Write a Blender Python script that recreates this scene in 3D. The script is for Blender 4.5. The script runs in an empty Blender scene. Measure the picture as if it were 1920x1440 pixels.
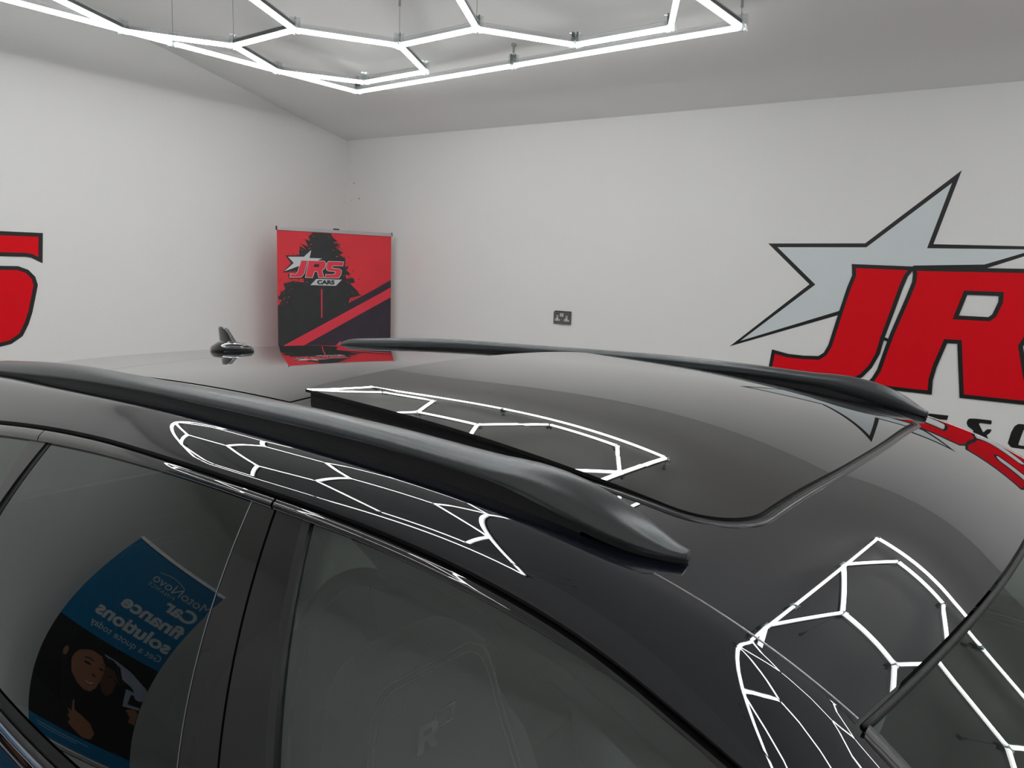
import bpy, math, random
from math import sin, cos, pi, sqrt, radians
from mathutils import Vector, Matrix
from mathutils.geometry import tessellate_polygon
random.seed(7)
SC = bpy.context.scene
COL = SC.collection

# ------------------------------------------------------------------ camera
HC = 2.0                                   # eye height above the floor (metres)
YAW, PITCH, ROLL, FPX = radians(-33.70), radians(8.788), radians(2.022), 1415.2
fwd = Vector((sin(YAW)*cos(PITCH), cos(YAW)*cos(PITCH), -sin(PITCH)))
right = Vector((cos(YAW), -sin(YAW), 0)); down = fwd.cross(right)
r2 = right*cos(ROLL) - down*sin(ROLL); d2 = right*sin(ROLL) + down*cos(ROLL)
cd = bpy.data.cameras.new('camera'); cam = bpy.data.objects.new('camera', cd); COL.objects.link(cam)
cam.matrix_world = Matrix(((r2.x, -d2.x, -fwd.x, 0), (r2.y, -d2.y, -fwd.y, 0), (r2.z, -d2.z, -fwd.z, HC), (0, 0, 0, 1)))
cd.sensor_fit = 'HORIZONTAL'; cd.sensor_width = 36.0; cd.lens = FPX*36.0/1920.0; cd.clip_start = .02
SC.camera = cam

# ------------------------------------------------------------------ world, exposure
w = bpy.data.worlds.new('world'); SC.world = w; w.use_nodes = True
w.node_tree.nodes['Background'].inputs[0].default_value = (.6, .62, .65, 1)
w.node_tree.nodes['Background'].inputs[1].default_value = .05
SC.view_settings.view_transform = 'Standard'; SC.view_settings.look = 'None'
SC.view_settings.exposure = 0.0; SC.view_settings.gamma = 1.0
SC.view_settings.use_curve_mapping = False
TUBE_POWER = 12.2

# ------------------------------------------------------------------ room and car measures
YW, XL, XR, YN = 4.448, -4.643, 6.6, -2.6      # back wall, left wall, right wall, near wall
ZCB, SLOPE = .956, .208                          # ceiling above the eye at the back wall, its rise per metre
YR = -.817                                       # ridge of the ceiling
def ceil_z(y): return HC + ZCB + SLOPE*(YW - y) if y > YR else HC + 1.68 + SLOPE*(y - YN)
PSI = -.0960331
ORG = Vector((-.19062211, 1.20799856, 0)); ZO = HC - .26941352   # car origin on the floor, height of its datum

# ------------------------------------------------------------------ materials
def mat(name, col, rough=.5, metal=0.0, ior=1.5, coat=0.0, noise=0.0, nscale=8.0, bump=0.0, bscale=200.0, spec=.5, emit=0.0, alpha=1.0):
    m = bpy.data.materials.new(name); m.use_nodes = True
    nt = m.node_tree; b = nt.nodes['Principled BSDF']
    b.inputs['Base Color'].default_value = (*col, 1); b.inputs['Roughness'].default_value = rough
    b.inputs['Metallic'].default_value = metal; b.inputs['IOR'].default_value = ior
    b.inputs['Specular IOR Level'].default_value = spec
    if coat: b.inputs['Coat Weight'].default_value = coat; b.inputs['Coat Roughness'].default_value = .01; b.inputs['Coat IOR'].default_value = 1.6
    if emit: b.inputs['Emission Color'].default_value = (1, 1, 1, 1); b.inputs['Emission Strength'].default_value = emit
    if alpha < 1: b.inputs['Alpha'].default_value = alpha
    if noise or bump:
        tc = nt.nodes.new('ShaderNodeTexCoord')
    if noise:
        n = nt.nodes.new('ShaderNodeTexNoise'); n.inputs['Scale'].default_value = nscale; n.inputs['Detail'].default_value = 5
        r = nt.nodes.new('ShaderNodeMapRange'); r.inputs['To Min'].default_value = 1-noise; r.inputs['To Max'].default_value = 1+noise
        mx = nt.nodes.new('ShaderNodeVectorMath'); mx.operation = 'SCALE'; mx.inputs[0].default_value = col
        nt.links.new(tc.outputs['Object'], n.inputs['Vector']); nt.links.new(n.outputs[0], r.inputs[0])
        nt.links.new(r.outputs[0], mx.inputs['Scale']); nt.links.new(mx.outputs[0], b.inputs['Base Color'])
    if bump:
        n2 = nt.nodes.new('ShaderNodeTexNoise'); n2.inputs['Scale'].default_value = bscale; n2.inputs['Detail'].default_value = 3
        bp = nt.nodes.new('ShaderNodeBump'); bp.inputs['Strength'].default_value = bump; bp.inputs['Distance'].default_value = .002
        nt.links.new(tc.outputs['Object'], n2.inputs['Vector']); nt.links.new(n2.outputs[0], bp.inputs['Height']); nt.links.new(bp.outputs[0], b.inputs['Normal'])
    return m
def glass_mat(name, tint, ior=1.8, rough=0.0, body=0.0, bodycol=(.5, .5, .5)):
    m = bpy.data.materials.new(name); m.use_nodes = True; nt = m.node_tree; nt.nodes.clear()
    out = nt.nodes.new('ShaderNodeOutputMaterial'); tr = nt.nodes.new('ShaderNodeBsdfTransparent'); tr.inputs[0].default_value = (*tint, 1)
    gl = nt.nodes.new('ShaderNodeBsdfGlossy'); gl.inputs['Roughness'].default_value = rough; gl.inputs[0].default_value = (.93, 1, .97, 1)
    fr = nt.nodes.new('ShaderNodeFresnel'); fr.inputs['IOR'].default_value = ior
    ms = nt.nodes.new('ShaderNodeMixShader'); nt.links.new(fr.outputs[0], ms.inputs[0])
    if body:
        df = nt.nodes.new('ShaderNodeBsdfDiffuse'); df.inputs[0].default_value = (*bodycol, 1)
        m2 = nt.nodes.new('ShaderNodeMixShader'); m2.inputs[0].default_value = body
        nt.links.new(tr.outputs[0], m2.inputs[1]); nt.links.new(df.outputs[0], m2.inputs[2]); nt.links.new(m2.outputs[0], ms.inputs[1])
    else: nt.links.new(tr.outputs[0], ms.inputs[1])
    nt.links.new(gl.outputs[0], ms.inputs[2]); nt.links.new(ms.outputs[0], out.inputs[0])
    return m
def lacquer(name, col, ior, tintnoise=.1):
    """black lacquer or glass: dark body under a clear mirror-smooth coat"""
    m = bpy.data.materials.new(name); m.use_nodes = True; nt = m.node_tree; nt.nodes.clear(); N = nt.nodes.new; L = nt.links.new
    out = N('ShaderNodeOutputMaterial'); df = N('ShaderNodeBsdfDiffuse'); gl = N('ShaderNodeBsdfGlossy'); gl.inputs['Roughness'].default_value = 0.0
    tc = N('ShaderNodeTexCoord'); nz = N('ShaderNodeTexNoise'); nz.inputs['Scale'].default_value = 700; r = N('ShaderNodeMapRange'); r.inputs['To Min'].default_value = 1-tintnoise; r.inputs['To Max'].default_value = 1+tintnoise
    sc = N('ShaderNodeVectorMath'); sc.operation = 'SCALE'; sc.inputs[0].default_value = col
    L(tc.outputs['Object'], nz.inputs['Vector']); L(nz.outputs[0], r.inputs[0]); L(r.outputs[0], sc.inputs['Scale']); L(sc.outputs[0], df.inputs[0])
    fr = N('ShaderNodeFresnel'); fr.inputs['IOR'].default_value = ior
    a = N('ShaderNodeMath'); a.operation = 'SUBTRACT'; a.inputs[0].default_value = 1; L(fr.outputs[0], a.inputs[1])
    b = N('ShaderNodeMath'); b.operation = 'MULTIPLY'; L(fr.outputs[0], b.inputs[0]); L(a.outputs[0], b.inputs[1])
    c = N('ShaderNodeMath'); c.operation = 'MULTIPLY_ADD'; L(b.outputs[0], c.inputs[0]); c.inputs[1].default_value = 3.2; c.inputs[2].default_value = 1
    d = N('ShaderNodeMath'); d.operation = 'MULTIPLY'; d.use_clamp = True; L(fr.outputs[0], d.inputs[0]); L(c.outputs[0], d.inputs[1])
    mx = N('ShaderNodeMixShader'); L(d.outputs[0], mx.inputs[0]); L(df.outputs[0], mx.inputs[1]); L(gl.outputs[0], mx.inputs[2]); L(mx.outputs[0], out.inputs[0])
    return m
M = dict(
    wall=mat('wall_paint', (.83, .828, .815), .7, noise=.012, nscale=1.2, bump=.15, bscale=90, spec=.2),
    ceiling=mat('ceiling_paint', (.82, .825, .81), .75, noise=.012, nscale=1.0, bump=.1, bscale=60, spec=.2),
    floor=mat('floor_resin', (.70, .70, .69), .35, noise=.05, nscale=2.5),
    paint=lacquer('black_car_paint', (.006, .007, .012), 1.9),
    gloss=lacquer('gloss_black_trim', (.008, .008, .009), 1.8),
    rgloss=lacquer('roof_black_glass', (.003, .003, .003), 1.8, .02),
    rubber=mat('black_rubber', (.006, .006, .006), .55, bump=.2, bscale=300),
    seal=mat('satin_seal', (.03, .03, .032), .22, ior=1.6, noise=.05),
    rail=mat('satin_grey_rail', (.12, .128, .132), .27, metal=.75, noise=.05, nscale=40, bump=.12, bscale=500),
    chrome=mat('chrome_trim', (.62, .62, .64), .08, metal=1.0, noise=.02),
    steel=mat('brushed_steel', (.42, .42, .43), .35, metal=.9, noise=.05),
    glass=glass_mat('window_glass', (.88, .97, .94), 2.3, 0.0, .03, (.55, .64, .61)),  # pale diffuse haze mixed into the glass colour to brighten the panes
    dglass=glass_mat('privacy_glass', (.03, .036, .035), 1.85),
    wglass=glass_mat('windshield_glass', (.55, .60, .58), 1.8),
    clear=glass_mat('clear_plastic', (.96, .965, .97), 1.3, .1, .10, (.85, .86, .88)),
    wire=mat('steel_wire', (.18, .18, .18), .4, metal=.6, noise=.05),
    red=mat('red_vinyl', (.78, .004, .012), .5, noise=.04, nscale=3, spec=.15),
    black=mat('black_vinyl', (.012, .014, .013), .35, noise=.04),
    star=mat('silver_vinyl', (.69, .745, .765), .35, noise=.02),
    bred=mat('banner_red_print', (.76, .032, .048), .5, noise=.16, nscale=3.5),
    bred2=mat('banner_bright_red_print', (.80, .04, .07), .5, noise=.04),
    bblk=mat('banner_dark_print', (.028, .030, .032), .5, noise=.3, nscale=14),
    bpur=mat('banner_purple_print', (.036, .024, .042), .5, noise=.3, nscale=10),
    bwhite=mat('banner_white_print', (.62, .63, .64), .5, noise=.02),
    blue=mat('banner_blue_print', (.0, .16, .36), .45, noise=.05, nscale=3),
    navy=mat('banner_photo_dark', (.012, .011, .013), .5, noise=.3, nscale=12),
    skin=mat('printed_skin', (.33, .15, .09), .5, noise=.12, nscale=20),
    skin2=mat('printed_dark_skin', (.12, .055, .04), .5, noise=.15, nscale=20),
    lip=mat('printed_lip', (.38, .09, .08), .5, noise=.1),
    window=mat('printed_window', (.34, .36, .46), .5, noise=.1),
    alu=mat('aluminium', (.55, .55, .56), .35, metal=.8, noise=.03),
    plastic=mat('dark_plastic', (.02, .02, .022), .4, noise=.1),
    seat=mat('dark_grey_leather', (.30, .315, .315), .45, noise=.06, nscale=30, bump=.25, bscale=160),
    stitch=mat('pale_stitching', (.85, .87, .86), .6, noise=.1, nscale=300),
    emblem=mat('emblem_thread', (.85, .88, .88), .5, noise=.05),
    trim=mat('grey_headliner_fabric', (.68, .72, .70), .85, noise=.05, nscale=60, bump=.2, bscale=400),
    cabin=mat('black_cabin_plastic', (.20, .21, .21), .6, noise=.1, nscale=30),
    plate=mat('socket_plate_grey', (.13, .13, .13), .4, metal=.4, noise=.05),
    insert=mat('socket_insert_white', (.62, .62, .62), .4, noise=.02),
    tyre=mat('tyre_rubber', (.012, .012, .012), .7, bump=.3, bscale=60),
    rim=mat('dark_alloy', (.10, .10, .11), .25, metal=.9, noise=.05),
    tail=mat('red_lamp_lens', (.35, .01, .01), .1, noise=.05),
    lampg=mat('headlamp_lens', (.30, .31, .33), .05, metal=.4, noise=.1),
)
M['tube'] = mat('lit_diffuser', (.9, .9, .9), .5, emit=TUBE_POWER, noise=.01)
nt = M['tube'].node_tree                        # the strip inside points down: the underside of the diffuser is brightest
ge = nt.nodes.new('ShaderNodeNewGeometry'); sp = nt.nodes.new('ShaderNodeSeparateXYZ'); mr_ = nt.nodes.new('ShaderNodeMapRange')
mr_.inputs['From Min'].default_value = 0; mr_.inputs['From Max'].default_value = -1; mr_.inputs['To Min'].default_value = TUBE_POWER*.42; mr_.inputs['To Max'].default_value = TUBE_POWER*1.75
nt.links.new(ge.outputs['Normal'], sp.inputs[0]); nt.links.new(sp.outputs['Z'], mr_.inputs[0]); nt.links.new(mr_.outputs[0], nt.nodes['Principled BSDF'].inputs['Emission Strength'])

# ------------------------------------------------------------------ object helpers
def link(name, verts, faces, m, parent=None, smooth=False, loc=None, mats=None, fmat=None):
    me = bpy.data.meshes.new(name); me.from_pydata([tuple(v) for v in verts], [], faces)
    for k in (mats or [m]): me.materials.append(M[k])
    if fmat: me.polygons.foreach_set('material_index', fmat)
    if smooth: me.polygons.foreach_set('use_smooth', [True]*len(me.polygons))
    me.update()
    if name in SHEETS:                       # open panels of the car face outwards
        c = sum((p.normal.dot(p.center-Vector((max(-1.9, min(p.center.x, .9)), 0, ZO-.75)))*p.area for p in me.polygons))
        if c < 0: me.flip_normals()
    o = bpy.data.objects.new(name, me); COL.objects.link(o)
    if parent: o.parent = parent
    if loc: o.location = loc
    return o
SHEETS = {'roof_panel', 'sunroof_glass', 'rear_roof_glass', 'sunroof_seal', 'glass_groove', 'rear_spoiler', 'rear_window', 'tailgate', 'side_roof_frame', 'roof_joint', 'door_seal', 'front_door_window',
          'rear_door_window', 'rear_quarter_window', 'pillar_gap', 'window_seal', 'belt_moulding', 'belt_trim', 'rear_quarter_panel', 'rear_door', 'front_door', 'front_wing', 'windshield', 'pillar_moulding', 'bonnet', 'front_bumper'}
def thing(name, label, cat, loc=(0, 0, 0), rz=0, group=None):
    o = bpy.data.objects.new(name, None); COL.objects.link(o); o.empty_display_size = .2
    o.location = loc; o.rotation_euler = (0, 0, rz); o['label'] = label; o['category'] = cat
    if group: o['group'] = group
    return o
def struct(o): o['kind'] = 'structure'; return o
class MB:
    def __init__(s): s.v = []; s.f = []; s.m = []
    def add(s, v, f, mi=0):
        n = len(s.v); s.v += [tuple(p) for p in v]; s.f += [tuple(i+n for i in q) for q in f]; s.m += [mi]*len(f)
    def box(s, a, b, mi=0, xf=None):
        v = [Vector((x, y, z)) for x in (a[0], b[0]) for y in (a[1], b[1]) for z in (a[2], b[2])]
        if xf: v = [xf(p) for p in v]
        s.add(v, [(0, 1, 3, 2), (4, 6, 7, 5), (0, 4, 5, 1), (2, 3, 7, 6), (0, 2, 6, 4), (1, 5, 7, 3)], mi)
    def loft(s, rings, mi=0, closed=True, caps=True):
        n = len(rings[0]); v = [p for r in rings for p in r]; f = []
        for i in range(len(rings)-1):
            for j in range(n if closed else n-1):
                a, b = i*n+j, i*n+(j+1) % n; f.append((a, b, b+n, a+n))
        if caps and closed:
            f.append(tuple(range(n-1, -1, -1))); f.append(tuple((len(rings)-1)*n+j for j in range(n)))
        s.add(v, f, mi)
    def tube(s, pts, r, n=8, mi=0, closed=False):
        pts = [Vector(p) for p in pts]; rings = []; N = len(pts); up = Vector((0, 0, 1))
        for i, p in enumerate(pts):
            t = (pts[(i+1) % N]-pts[i-1]) if closed else (pts[min(i+1, N-1)]-pts[max(i-1, 0)])
            t.normalize(); u = up if abs(t.z) < .95 else Vector((1, 0, 0))
            a = t.cross(u).normalized(); b = a.cross(t)
            rr = r[i] if isinstance(r, (list, tuple)) else r
            rings.append([p+a*rr*cos(2*pi*k/n)+b*rr*sin(2*pi*k/n) for k in range(n)])
        if closed: rings.append(rings[0])
        s.loft(rings, mi, caps=not closed)
    def prism(s, poly, d0, d1, xf, mi=0, hole=None):
        """flat polygon (2D) with thickness d0..d1, xf(x, y, depth) -> point"""
        loops = [poly]+([hole] if hole else [])
        tris = tessellate_polygon([[Vector((p[0], p[1], 0)) for p in l] for l in loops])
        flat = [p for l in loops for p in l]; n = len(flat)
        v = [xf(p[0], p[1], d1) for p in flat]+[xf(p[0], p[1], d0) for p in flat]
        f = [tuple(t) for t in tris]+[tuple(i+n for i in reversed(t)) for t in tris]
        k = 0
        for l in loops:
            for i in range(len(l)):
                a, b = k+i, k+(i+1) % len(l); f.append((a, b, b+n, a+n))
            k += len(l)
        s.add(v, f, mi)
    def build(s, name, m, parent=None, smooth=False, loc=None, mats=None):
        return link(name, s.v, s.f, m, parent, smooth, loc, mats, s.m if mats else None)
def bevel(o, wd=.004, seg=2):
    b = o.modifiers.new('bevel', 'BEVEL'); b.width = wd; b.segments = seg; b.limit_method = 'ANGLE'; return o
def fix_normals(o):
    import bmesh
    bm = bmesh.new(); bm.from_mesh(o.data); bmesh.ops.recalc_face_normals(bm, faces=bm.faces); bm.to_mesh(o.data); bm.free(); return o
def ribbon(poly, wd, closed=True):
    """mitred outline of a 2D polyline: list of quads in 2D"""
    n = len(poly); P = [Vector(p) for p in poly]; L = []; R = []
    for i in range(n):
        a = P[i-1] if (closed or i > 0) else None; b = P[(i+1) % n] if (closed or i < n-1) else None
        d1 = (P[i]-a).normalized() if a is not None else None; d2_ = (b-P[i]).normalized() if b is not None else None
        if d1 is None: d1 = d2_
        if d2_ is None: d2_ = d1
        n1 = Vector((-d1.y, d1.x)); n2 = Vector((-d2_.y, d2_.x)); m = (n1+n2)
        m = m.normalized() if m.length > 1e-6 else n1
        k = min(1/max(m.dot(n1), .28), 3.4)*wd/2
        L.append(P[i]+m*k); R.append(P[i]-m*k)
    q = []
    for i in range(n if closed else n-1):
        j = (i+1) % n; q.append((L[i], L[j], R[j], R[i]))
    return q
def add_ribbon(mb, poly, wd, d0, d1, xf, closed=True, mi=0):
    for q in ribbon(poly, wd, closed):
        v = [xf(p[0], p[1], d1) for p in q]+[xf(p[0], p[1], d0) for p in q]
        mb.add(v, [(0, 1, 2, 3), (7, 6, 5, 4), (0, 4, 5, 1), (2, 6, 7, 3), (1, 5, 6, 2), (0, 3, 7, 4)], mi)
def round_poly(poly, rad, seg=4):
    """round selected corners; rad is one number or a list"""
    out = []; n = len(poly); P = [Vector(p) for p in poly]
    for i in range(n):
        r = rad[i] if isinstance(rad, (list, tuple)) else rad
        if r <= 0: out.append(P[i]); continue
        a = P[i-1]-P[i]; b = P[(i+1) % n]-P[i]; r = min(r, a.length*.45, b.length*.45)
        A = P[i]+a.normalized()*r; B = P[i]+b.normalized()*r
        for k in range(seg+1):
            t = k/seg; out.append(A*(1-t)**2+P[i]*2*t*(1-t)+B*t*t)
    return [(p.x, p.y) for p in out]
def spline(pts):
    """natural cubic spline through (x, y) pairs with linear extrapolation"""
    xs = [p[0] for p in pts]; ys = [p[1] for p in pts]; n = len(xs)
    h = [xs[i+1]-xs[i] for i in range(n-1)]; al = [0]*n
    for i in range(1, n-1): al[i] = 3*((ys[i+1]-ys[i])/h[i]-(ys[i]-ys[i-1])/h[i-1])
    l = [1]*n; mu = [0]*n; z = [0]*n; c = [0]*n; b = [0]*n; d = [0]*n
    for i in range(1, n-1):
        l[i] = 2*(xs[i+1]-xs[i-1])-h[i-1]*mu[i-1]; mu[i] = h[i]/l[i]; z[i] = (al[i]-h[i-1]*z[i-1])/l[i]
    for j in range(n-2, -1, -1):
        c[j] = z[j]-mu[j]*c[j+1]; b[j] = (ys[j+1]-ys[j])/h[j]-h[j]*(c[j+1]+2*c[j])/3; d[j] = (c[j+1]-c[j])/(3*h[j])
    def f(x):
        if x <= xs[0]: return ys[0]+b[0]*(x-xs[0])
        if x >= xs[-1]:
            j = n-2; s = b[j]+2*c[j]*h[j]+3*d[j]*h[j]**2; return ys[-1]+s*(x-xs[-1])
        j = 0
        while x > xs[j+1]: j += 1
        t = x-xs[j]; return ys[j]+b[j]*t+c[j]*t*t+d[j]*t**3
    return f
def frange(a, b, n): return [a+(b-a)*i/(n-1) for i in range(n)]
def grid(rows):
    """rows: list of equally long point lists -> verts, faces"""
    n = len(rows[0]); v = [p for r in rows for p in r]
    f = [(i*n+j, i*n+j+1, (i+1)*n+j+1, (i+1)*n+j) for i in range(len(rows)-1) for j in range(n-1)]
    return v, f
def text_mesh(name, s, size, m, parent, xf, spacing=1.0, bold=0.0, shear=0.0, width=None, depth=.0008, align='LEFT'):
    cu = bpy.data.curves.new(name, 'FONT'); cu.body = s; cu.size = size; cu.space_character = spacing; cu.offset = bold
    cu.shear = shear; cu.align_x = align; cu.extrude = depth/2; cu.resolution_u = 4
    t = bpy.data.objects.new(name+'_curve', cu); COL.objects.link(t)
    bpy.context.view_layer.update()
    me = bpy.data.meshes.new_from_object(t.evaluated_get(bpy.context.evaluated_depsgraph_get()))
    bpy.data.objects.remove(t)
    xs = [v.co.x for v in me.vertices]; x0, x1 = min(xs), max(xs); k = (width/(x1-x0)) if width else 1
    for v in me.vertices: v.co = xf((v.co.x-(x0 if width else 0))*k, v.co.y, v.co.z)
    me.materials.clear(); me.materials.append(M[m]); me.name = name
    o = bpy.data.objects.new(name, me); COL.objects.link(o); o.parent = parent
    return o

# ================================================================== the room
def wall_box(name, a, b, m):
    mb = MB(); mb.box(a, b); return struct(mb.build(name, m))
wall_box('floor', (XL-.1, YN-.1, -.1), (XR+.1, YW+.1, 0), 'floor')
mb = MB(); mb.add([(XL-.1, YW, 0), (XR+.1, YW, 0), (XR+.1, YW, ceil_z(YW)+.05), (XL-.1, YW, ceil_z(YW)+.05),
                   (XL-.1, YW+.15, 0), (XR+.1, YW+.15, 0), (XR+.1, YW+.15, ceil_z(YW)+.05), (XL-.1, YW+.15, ceil_z(YW)+.05)],
                  [(0, 1, 2, 3), (7, 6, 5, 4), (0, 4, 5, 1), (3, 2, 6, 7), (0, 3, 7, 4), (1, 5, 6, 2)])
struct(mb.build('wall_back', 'wall'))
wall_box('wall_front', (XL-.1, YN-.15, 0), (XR+.1, YN, ceil_z(YN)+.05), 'wall')
def side_wall(name, x0, x1):
    mb = MB(); p = [(YN, 0), (YW, 0), (YW, ceil_z(YW)), (YR, ceil_z(YR)), (YN, ceil_z(YN))]
    v = [(x, y, z) for x in (x0, x1) for y, z in p]
    mb.add(v, [(0, 1, 2, 3, 4), (9, 8, 7, 6, 5), (0, 5, 6, 1), (1, 6, 7, 2), (2, 7, 8, 3), (3, 8, 9, 4), (4, 9, 5, 0)])
    return struct(mb.build(name, 'wall'))
side_wall('wall_left', XL-.15, XL); side_wall('wall_right', XR, XR+.15)
mb = MB(); yc = (YW+.15, YR, YN-.15)
mb.loft([[(XL-.15, y, ceil_z(y)), (XR+.15, y, ceil_z(y)), (XR+.15, y, ceil_z(y)+.12), (XL-.15, y, ceil_z(y)+.12)] for y in yc])
struct(mb.build('ceiling', 'ceiling'))

# ================================================================== hexagon ceiling lights
HS = 1.05; FA = radians(-3.84)
FU = Vector((cos(FA), sin(FA), 0)); FV = Vector((-sin(FA), cos(FA), 0))
ROWS = 9
def tube_mesh(L):
    """a lit rounded diffuser bar hanging under a clear plastic channel, along +x"""
    mb = MB(); hw = .0100
    prof = [(-hw, .0099), (-hw, -.001), (-hw*.8, -.006), (-hw*.35, -.0085), (hw*.35, -.0085), (hw*.8, -.006), (hw, -.001), (hw, .0099)]
    mb.loft([[(x, y, z) for y, z in prof] for x in (0, L)], 0)
    mb.box((0, -.0135, .0100), (L, .0135, .0120), 2)
    for y in (-.0135, .0120): mb.box((0, y, .0120), (L, y+.0010, .030), 1)
    mb.box((0, -.0135, .0290), (L, -.0123, .0302), 2); mb.box((0, .0123, .0290), (L, .0135, .0302), 2)
    me = bpy.data.meshes.new('light_tube'); me.from_pydata([tuple(p) for p in mb.v], [], mb.f)
    for k in ('tube', 'clear', 'insert'): me.materials.append(M[k])
    me.polygons.foreach_set('material_index', mb.m); me.update(); return me
TM = {}
def joint_mesh():
    mb = MB(); n = 12
    ring = lambda r, z: [(r*cos(2*pi*k/n), r*sin(2*pi*k/n), z) for k in range(n)]
    mb.loft([ring(.012, -.014), ring(.019, -.008), ring(.019, .012), ring(.015, .016)], 0)
    for q in range(3):
        a = q*2*pi/3; mb.box((-.002, -.028, -.010), (.002, .028, .055), 0, lambda p, a=a: Vector((p.x*cos(a)-p.y*sin(a), p.x*sin(a)+p.y*cos(a), p.z)))
    me = bpy.data.meshes.new('tube_joint'); me.from_pydata([tuple(p) for p in mb.v], [], mb.f); me.materials.append(M['clear']); me.update(); return me
JM = joint_mesh()
def hex_light(label, off):
    ox, oy = off
    p0 = (FU*(-3.655+ox)+FV*(3.14+oy))*HS; p0.z = HC+HS
    root = thing('hexagon_ceiling_light', label, 'ceiling light', p0, FA, 'hexagon tube lights hung under the ceiling')
    k_ = HS; bottom = -(.28+.41*(ROWS-1))
    verts = {}
    for r in range(ROWS):
        v = -.14-.41*r; st = .225 if r % 2 == 0 else .933-1.416
        us = [st+1.416*q+e for q in range(3) for e in (0, .472)]
        for u in us:
            if -.03 < u < 2.38: verts[(r, round(u, 3))] = (u, v)
    edges = []
    for (r, u), (a, b) in verts.items():
        for (r3, u3), (c, d) in verts.items():
            if r3 == r and abs(c-a-.472) < .01 and (round((a-(.225 if r % 2 == 0 else .933))/.708) % 2 == 0): edges.append(((a, b), (c, d)))
            if r3 == r+1 and abs(abs(c-a)-.236) < .03: edges.append(((a, b), (c, d)))
    W = 2.356; side = [0, .86*1.36, 2.34, 3.4, -bottom] if False else [0, .57*2, .57*4, .57*6, -bottom]
    edges += [((0, 0), (1.178, 0)), ((1.178, 0), (W, 0)), ((0, bottom), (1.178, bottom)), ((1.178, bottom), (W, bottom))]
    for i in range(len(side)-1):
        for x in (0, W): edges.append(((x, -side[i]), (x, -side[i+1])))
    pts = set()
    for a, b in edges:
        A = Vector((a[0]*k_, a[1]*k_, 0)); B = Vector((b[0]*k_, b[1]*k_, 0)); d = B-A; L = d.length-.022
        key = round(L, 2)
        if key not in TM: TM[key] = tube_mesh(L)
        o = bpy.data.objects.new('light_tube', TM[key]); COL.objects.link(o); o.parent = root
        o.location = A+d.normalized()*.011; o.rotation_euler = (0, 0, math.atan2(d.y, d.x))
        pts.add((round(a[0], 2), round(a[1], 2))); pts.add((round(b[0], 2), round(b[1], 2)))
    for a in sorted(pts):
        o = bpy.data.objects.new('tube_joint', JM); COL.objects.link(o); o.parent = root; o.location = (a[0]*k_, a[1]*k_, 0)
        if a[0] in (0, 2.36) and a[1] == 0: o.rotation_euler = (0, 0, .4)
    wires = [(0, 0), (1.178, 0), (W, 0), (0, -1.14), (W, -1.14), (0, -3.42), (W, -3.42), (0, bottom), (1.178, bottom), (W, bottom), (.933, -.55), (1.405, -.55), (.225, -.96), (1.405, -2.19), (.933, -3.01)]
    for a in wires:
        lx, ly = a[0]*k_, a[1]*k_
        wy = p0.y+lx*sin(FA)+ly*cos(FA); zt = ceil_z(wy)-p0.z
        mb = MB(); mb.tube([(lx, ly, .02), (lx, ly, zt)], .0011, 5); o = mb.build('suspension_wire', 'wire', root)
        mb = MB(); mb.tube([(lx, ly, zt-.045), (lx, ly, zt-.012)], .006, 10); mb.tube([(lx, ly, zt-.012), (lx, ly, zt+.006)], .013, 12); mb.build('ceiling_mount', 'steel', o)
    return root
hex_light('hexagon grid of white light tubes whose frame corner hangs near the room corner', (0, 0))
hex_light('second hexagon tube light over the car front, seen only as a reflection in the roof', (3.6317, .243))

# ================================================================== wall logos
def on_back(x, z, d): return (x, YW-d, HC+z)
def on_left(y, z, d): return (XL+d, y, HC+z)
def letter(parent, name, poly, sw, xf, fill='red', hole=None, rad=0, d=.001):
    p = round_poly(poly, rad) if rad else poly
    mb = MB(); mb.prism(p, 0, d+.0012, xf, 0, hole)
    add_ribbon(mb, p, sw, 0, d+.0022, xf, True, 1)
    if hole: add_ribbon(mb, hole, sw, 0, d+.0022, xf, True, 1)
    return fix_normals(mb.build(name, fill, parent, mats=[fill, 'black']))
STAR = [(-1.2158, .175), (-.7292, .1814), (-.344, .5238), (-.4253, .1809), (.0569, .1781), (-.1768, .0845), (-.485, .0712), (-.8281, -.1847), (-1.3864, -.4011), (-.9814, -.0362)]
JJ = [(-.777, .071), (-.4968, .0663), (-.5199, .0289), (-.5369, -.0294), (-.5659, -.159), (-.5997, -.3032), (-.6129, -.388), (-.6439, -.4634), (-.6831, -.5163), (-.7253, -.5455), (-.7808, -.5617), (-.9804, -.5742), (-1.1727, -.5762), (-1.1703, -.5303), (-1.1601, -.4282), (-1.0777, -.4437), (-.992, -.4458), (-.9088, -.4404), (-.8782, -.415), (-.857, -.3672), (-.8256, -.2113), (-.7903, -.0463), (-.7709, .0201)]
RR = [(-.4843, .0644), (-.0061, .0690), (.0577, .0596), (.083, .0078), (.0811, -.1409), (.0628, -.2119), (.0317, -.2522), (.0149, -.295), (.0459, -.4147), (.0865, -.5698), (-.2037, -.5695), (-.2435, -.2948), (-.3045, -.2965), (-.3403, -.4323), (-.3511, -.5034), (-.3483, -.5687), (-.6492, -.5663), (-.621, -.5277), (-.5986, -.4769), (-.5765, -.3727), (-.5541, -.2758), (-.4998, -.0854), (-.4792, -.004), (-.4793, .036)]
RC = [(-.2433, -.0467), (-.0923, -.0461), (-.0905, -.0863), (-.1099, -.1532), (-.1294, -.1721), (-.2734, -.1727)]
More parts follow.
